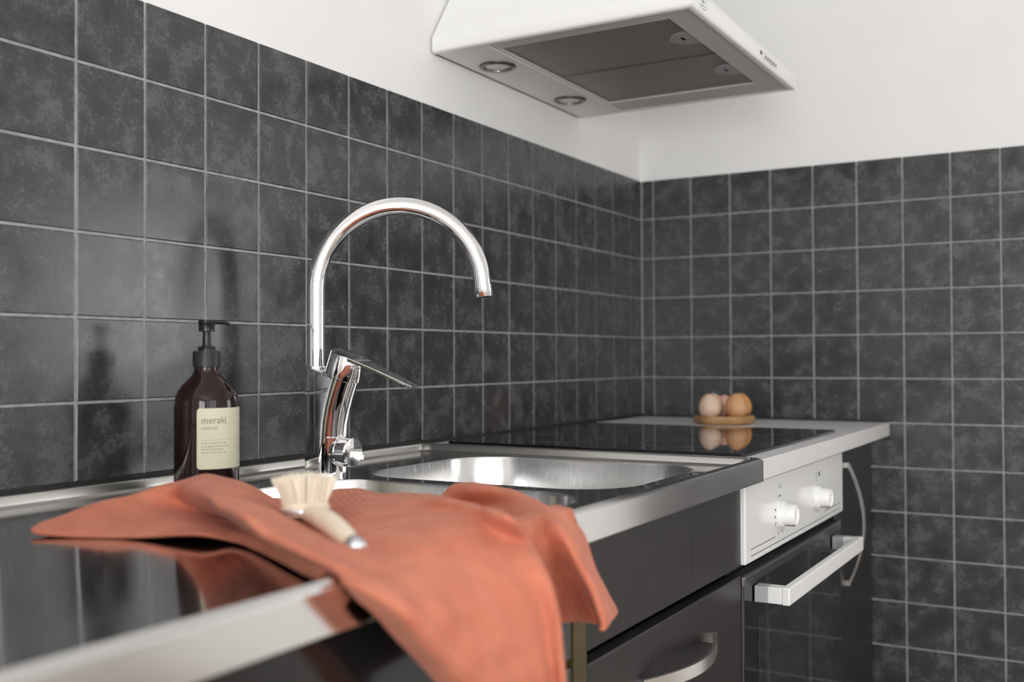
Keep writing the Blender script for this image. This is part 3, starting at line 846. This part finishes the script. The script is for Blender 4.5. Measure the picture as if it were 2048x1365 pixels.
NET = [rowA, rowB, rowC, rowD, rowE, rowF, rowG, rowH, rowI, rowJ]
def cr(p0, p1, p2, p3, t):
    return 0.5*((2*p1) + (p2-p0)*t + (2*p0-5*p1+4*p2-p3)*t*t + (3*p1-p0-3*p2+p3)*t**3)
def spline(pts, t):
    n = len(pts)-1
    s = min(t*n, n-1e-6); i = int(s); f = s-i
    g = lambda k: pts[max(0, min(n, k))]
    return cr(g(i-1), g(i), g(i+1), g(i+2), f)
NR, NC = 96, 130
bm = bmesh.new()
uvl = bm.loops.layers.uv.new('UVMap')
V = []
for r in range(NR+1):
    u = r/NR
    ctrl = [spline([NET[i][c] for i in range(len(NET))], u) for c in range(13)]
    row = []
    for c in range(NC+1):
        w = c/NC
        p = spline(ctrl, w)
        rip = 0.0011*math.sin(w*75 + 3*noise.noise(p*9)) * (0.4+0.6*abs(noise.noise(p*14)))
        rip += 0.0022*noise.noise(p*32) + 0.0030*noise.noise(p*15+Vector((3, 1, 7)))
        rip *= min(1.0, 0.15 + w*9)
        hang = max(0, min(1, (0.905-p.z)/0.03)) if p.y < -0.598 else 0
        p = p + Vector((0, -1, 0))*rip*hang + Vector((0, 0, 1))*rip*(1-hang)
        if u*9 < 5.35 and p.y > -0.600: p.z = max(p.z, ZD+0.0018 if p.y > -0.575 else RIM+0.0022)
        else: p.y = min(p.y, -0.6045)
        row.append(bm.verts.new(p))
    V.append(row)
for r in range(NR):
    for c in range(NC):
        f = bm.faces.new((V[r][c], V[r][c+1], V[r+1][c+1], V[r+1][c]))
        for lp, (rr, cc_) in zip(f.loops, ((r, c), (r, c+1), (r+1, c+1), (r+1, c))):
            lp[uvl].uv = (cc_/NC, rr/NR)
me = D.meshes.new('tea_towel')
bmesh.ops.recalc_face_normals(bm, faces=bm.faces)
bm.to_mesh(me); bm.free()
me.materials.append(M_TOWEL); me.shade_smooth()
towel = D.objects.new('tea_towel', me); COL.objects.link(towel)
tag(towel, 'crumpled terracotta cotton tea towel draped over the worktop edge', 'towel')
so = towel.modifiers.new('thickness', 'SOLIDIFY'); so.thickness = 0.0028; so.offset = 0.0

# ------------------------------------------------------------------ dish brush lying on the towel, bristles up
def at(px, py, zc_):                      # pixel at a depth along the view axis
    d = ray(px, py)
    return CAMP + d*zc_
head = at(611, 1022, 0.925)
tip = at(716, 1098, 0.775)
brush = thing('dish_brush', (head.x, head.y, head.z), 'beech dish brush with cream bristles lying on the towel', 'brush')
upv = (Vector((0, 0, 1)) + Vector((fw.x, fw.y, 0))*0.12 - Vector((rt.x, rt.y, 0))*0.03).normalized()
bm = bmesh.new()
lathe(bm, [(0.016, -0.006), (0.0205, -0.005), (0.0215, -0.002), (0.0215, 0.004), (0.0200, 0.006)], 32, head, upv)
hb = obj('brush_head', bm, M_WOOD, brush, smooth=40)
bm = bmesh.new()
lathe(bm, [(0.0219, -0.0035), (0.0222, -0.003), (0.0222, 0.0005), (0.0219, 0.001)], 32, head, upv, cap0=False, cap1=False)
obj('wire_band', bm, M_ZINC, hb, smooth=40)
bm = bmesh.new()
e1 = upv.orthogonal().normalized(); e2 = upv.cross(e1)
rng = random.Random(3)
for t in range(900):
    r = math.sqrt(rng.random()); a = rng.random()*2*PI
    tuft = 0.86 if (int(a/(2*PI)*14) % 2 == 0 and r > 0.55) else 1.0
    b0 = head + (e1*math.cos(a)+e2*math.sin(a))*r*0.0185 + upv*0.004
    spread = 0.0285*r + rng.gauss(0, 0.0012)
    b1 = head + (e1*math.cos(a)+e2*math.sin(a))*spread*tuft + upv*(0.0325-0.0045*r*r+rng.gauss(0, 0.0008))
    d = (b1-b0).normalized(); o1 = d.orthogonal().normalized(); o2 = d.cross(o1)
    rings(bm, [[c + (o1*math.cos(k*2*PI/3)+o2*math.sin(k*2*PI/3))*0.00055 for k in range(3)] for c in (b0, b1)], True, False, True)
br = obj('bristles', bm, M_BRISTLE, brush)
tag(br, kind='stuff')
bm = bmesh.new()
ax_h = (tip-head)
n_ = 12
pth = [head + ax_h*(0.06+0.90*i/n_) + Vector((0, 0, 0.004*math.sin(PI*i/n_))) for i in range(n_+1)]
tube(bm, pth, [0.0078+0.0022*math.sin(PI*(i/n_)**1.1) - 0.0012*(i/n_) for i in range(n_+1)], 18)
hdl = obj('handle', bm, M_WOOD, brush, smooth=50)
bm = bmesh.new()
axn = (pth[-1]-pth[-2]).normalized()
lathe(bm, [(0.0072, -0.006), (0.0080, -0.005), (0.0080, 0.004), (0.0070, 0.0075), (0.004, 0.0095)], 24, pth[-1], axn)
obj('end_cap', bm, M_ZINC, hdl, smooth=50)

# ------------------------------------------------------------------ eggs on a scalloped wooden tray
EC = Vector((-0.205, -0.283, 0.900))
er = Vector((rt.x, rt.y, 0)).normalized(); 
vd = Vector((EC.x-CX, EC.y-CY, 0)).normalized(); er = Vector((vd.y, -vd.x, 0))
tray = thing('egg_tray', EC, 'small scalloped wooden tray for eggs on the worktop', 'tray')
bm = bmesh.new()
nseg = 96
def scal(r, z):
    out = []
    for i in range(nseg):
        a = 2*PI*i/nseg
        rr = r*(1+0.045*math.cos(6*a+0.6))
        out.append(EC + er*math.cos(a)*rr + vd*math.sin(a)*rr + Vector((0, 0, z)))
    return out
rings(bm, [scal(0.055, 0.0003), scal(0.061, 0.002), scal(0.0645, 0.008), scal(0.065, 0.014), scal(0.0635, 0.0185), scal(0.060, 0.019), scal(0.056, 0.0125), scal(0.02, 0.0115)], cap0=True, cap1=True)
obj('tray_base', bm, M_TRAY, tray, smooth=40)
EGGS = [(-0.031, -0.024, (0.80, 0.58, 0.44, 1), 'palest egg at the front rim of the wooden tray', 0.0243),
        (-0.024, 0.026, (0.78, 0.52, 0.36, 1), 'pale egg tucked behind the palest egg on the tray', 0.0240),
        (0.001, 0.046, (0.80, 0.47, 0.36, 1), 'small pinkish egg at the back of the tray between the others', 0.0223),
        (0.027, -0.018, (0.70, 0.38, 0.19, 1), 'tan brown egg at the front rim of the wooden tray', 0.0246),
        (0.037, 0.029, (0.70, 0.34, 0.11, 1), 'orange brown egg behind the tan brown egg on the tray', 0.0243)]
for k, (ex, ed, colr, lab_, rr) in enumerate(EGGS):
    m = mat('egg_shell_%d' % k, colr, 0.5)
    c2 = tuple(min(1, v*0.88) for v in colr[:3])+(1,)
    noise_tint(m, c2, colr, 160, 4)
    bm = bmesh.new()
    prof = []
    for i in range(1, 20):
        th = PI*i/20
        h = -math.cos(th)
        r = rr*math.sin(th)*(1-0.13*h)
        prof.append((r, h*rr*1.15))
    o0 = EC + er*ex + vd*ed + Vector((0, 0, 0.0122+rr*1.22))
    tl = Vector((0.12*math.sin(k*2.1), 0.12*math.cos(k*1.7), 1))
    lathe(bm, prof, 28, (0, 0, 0), tl)
    e = obj('egg', bm, m, None, smooth=80)
    zmin = min(v.co.z for v in e.data.vertices)
    e.location = (o0.x, o0.y, 0.9118-zmin)
    tag(e, lab_, 'egg', 'eggs on the wooden tray')
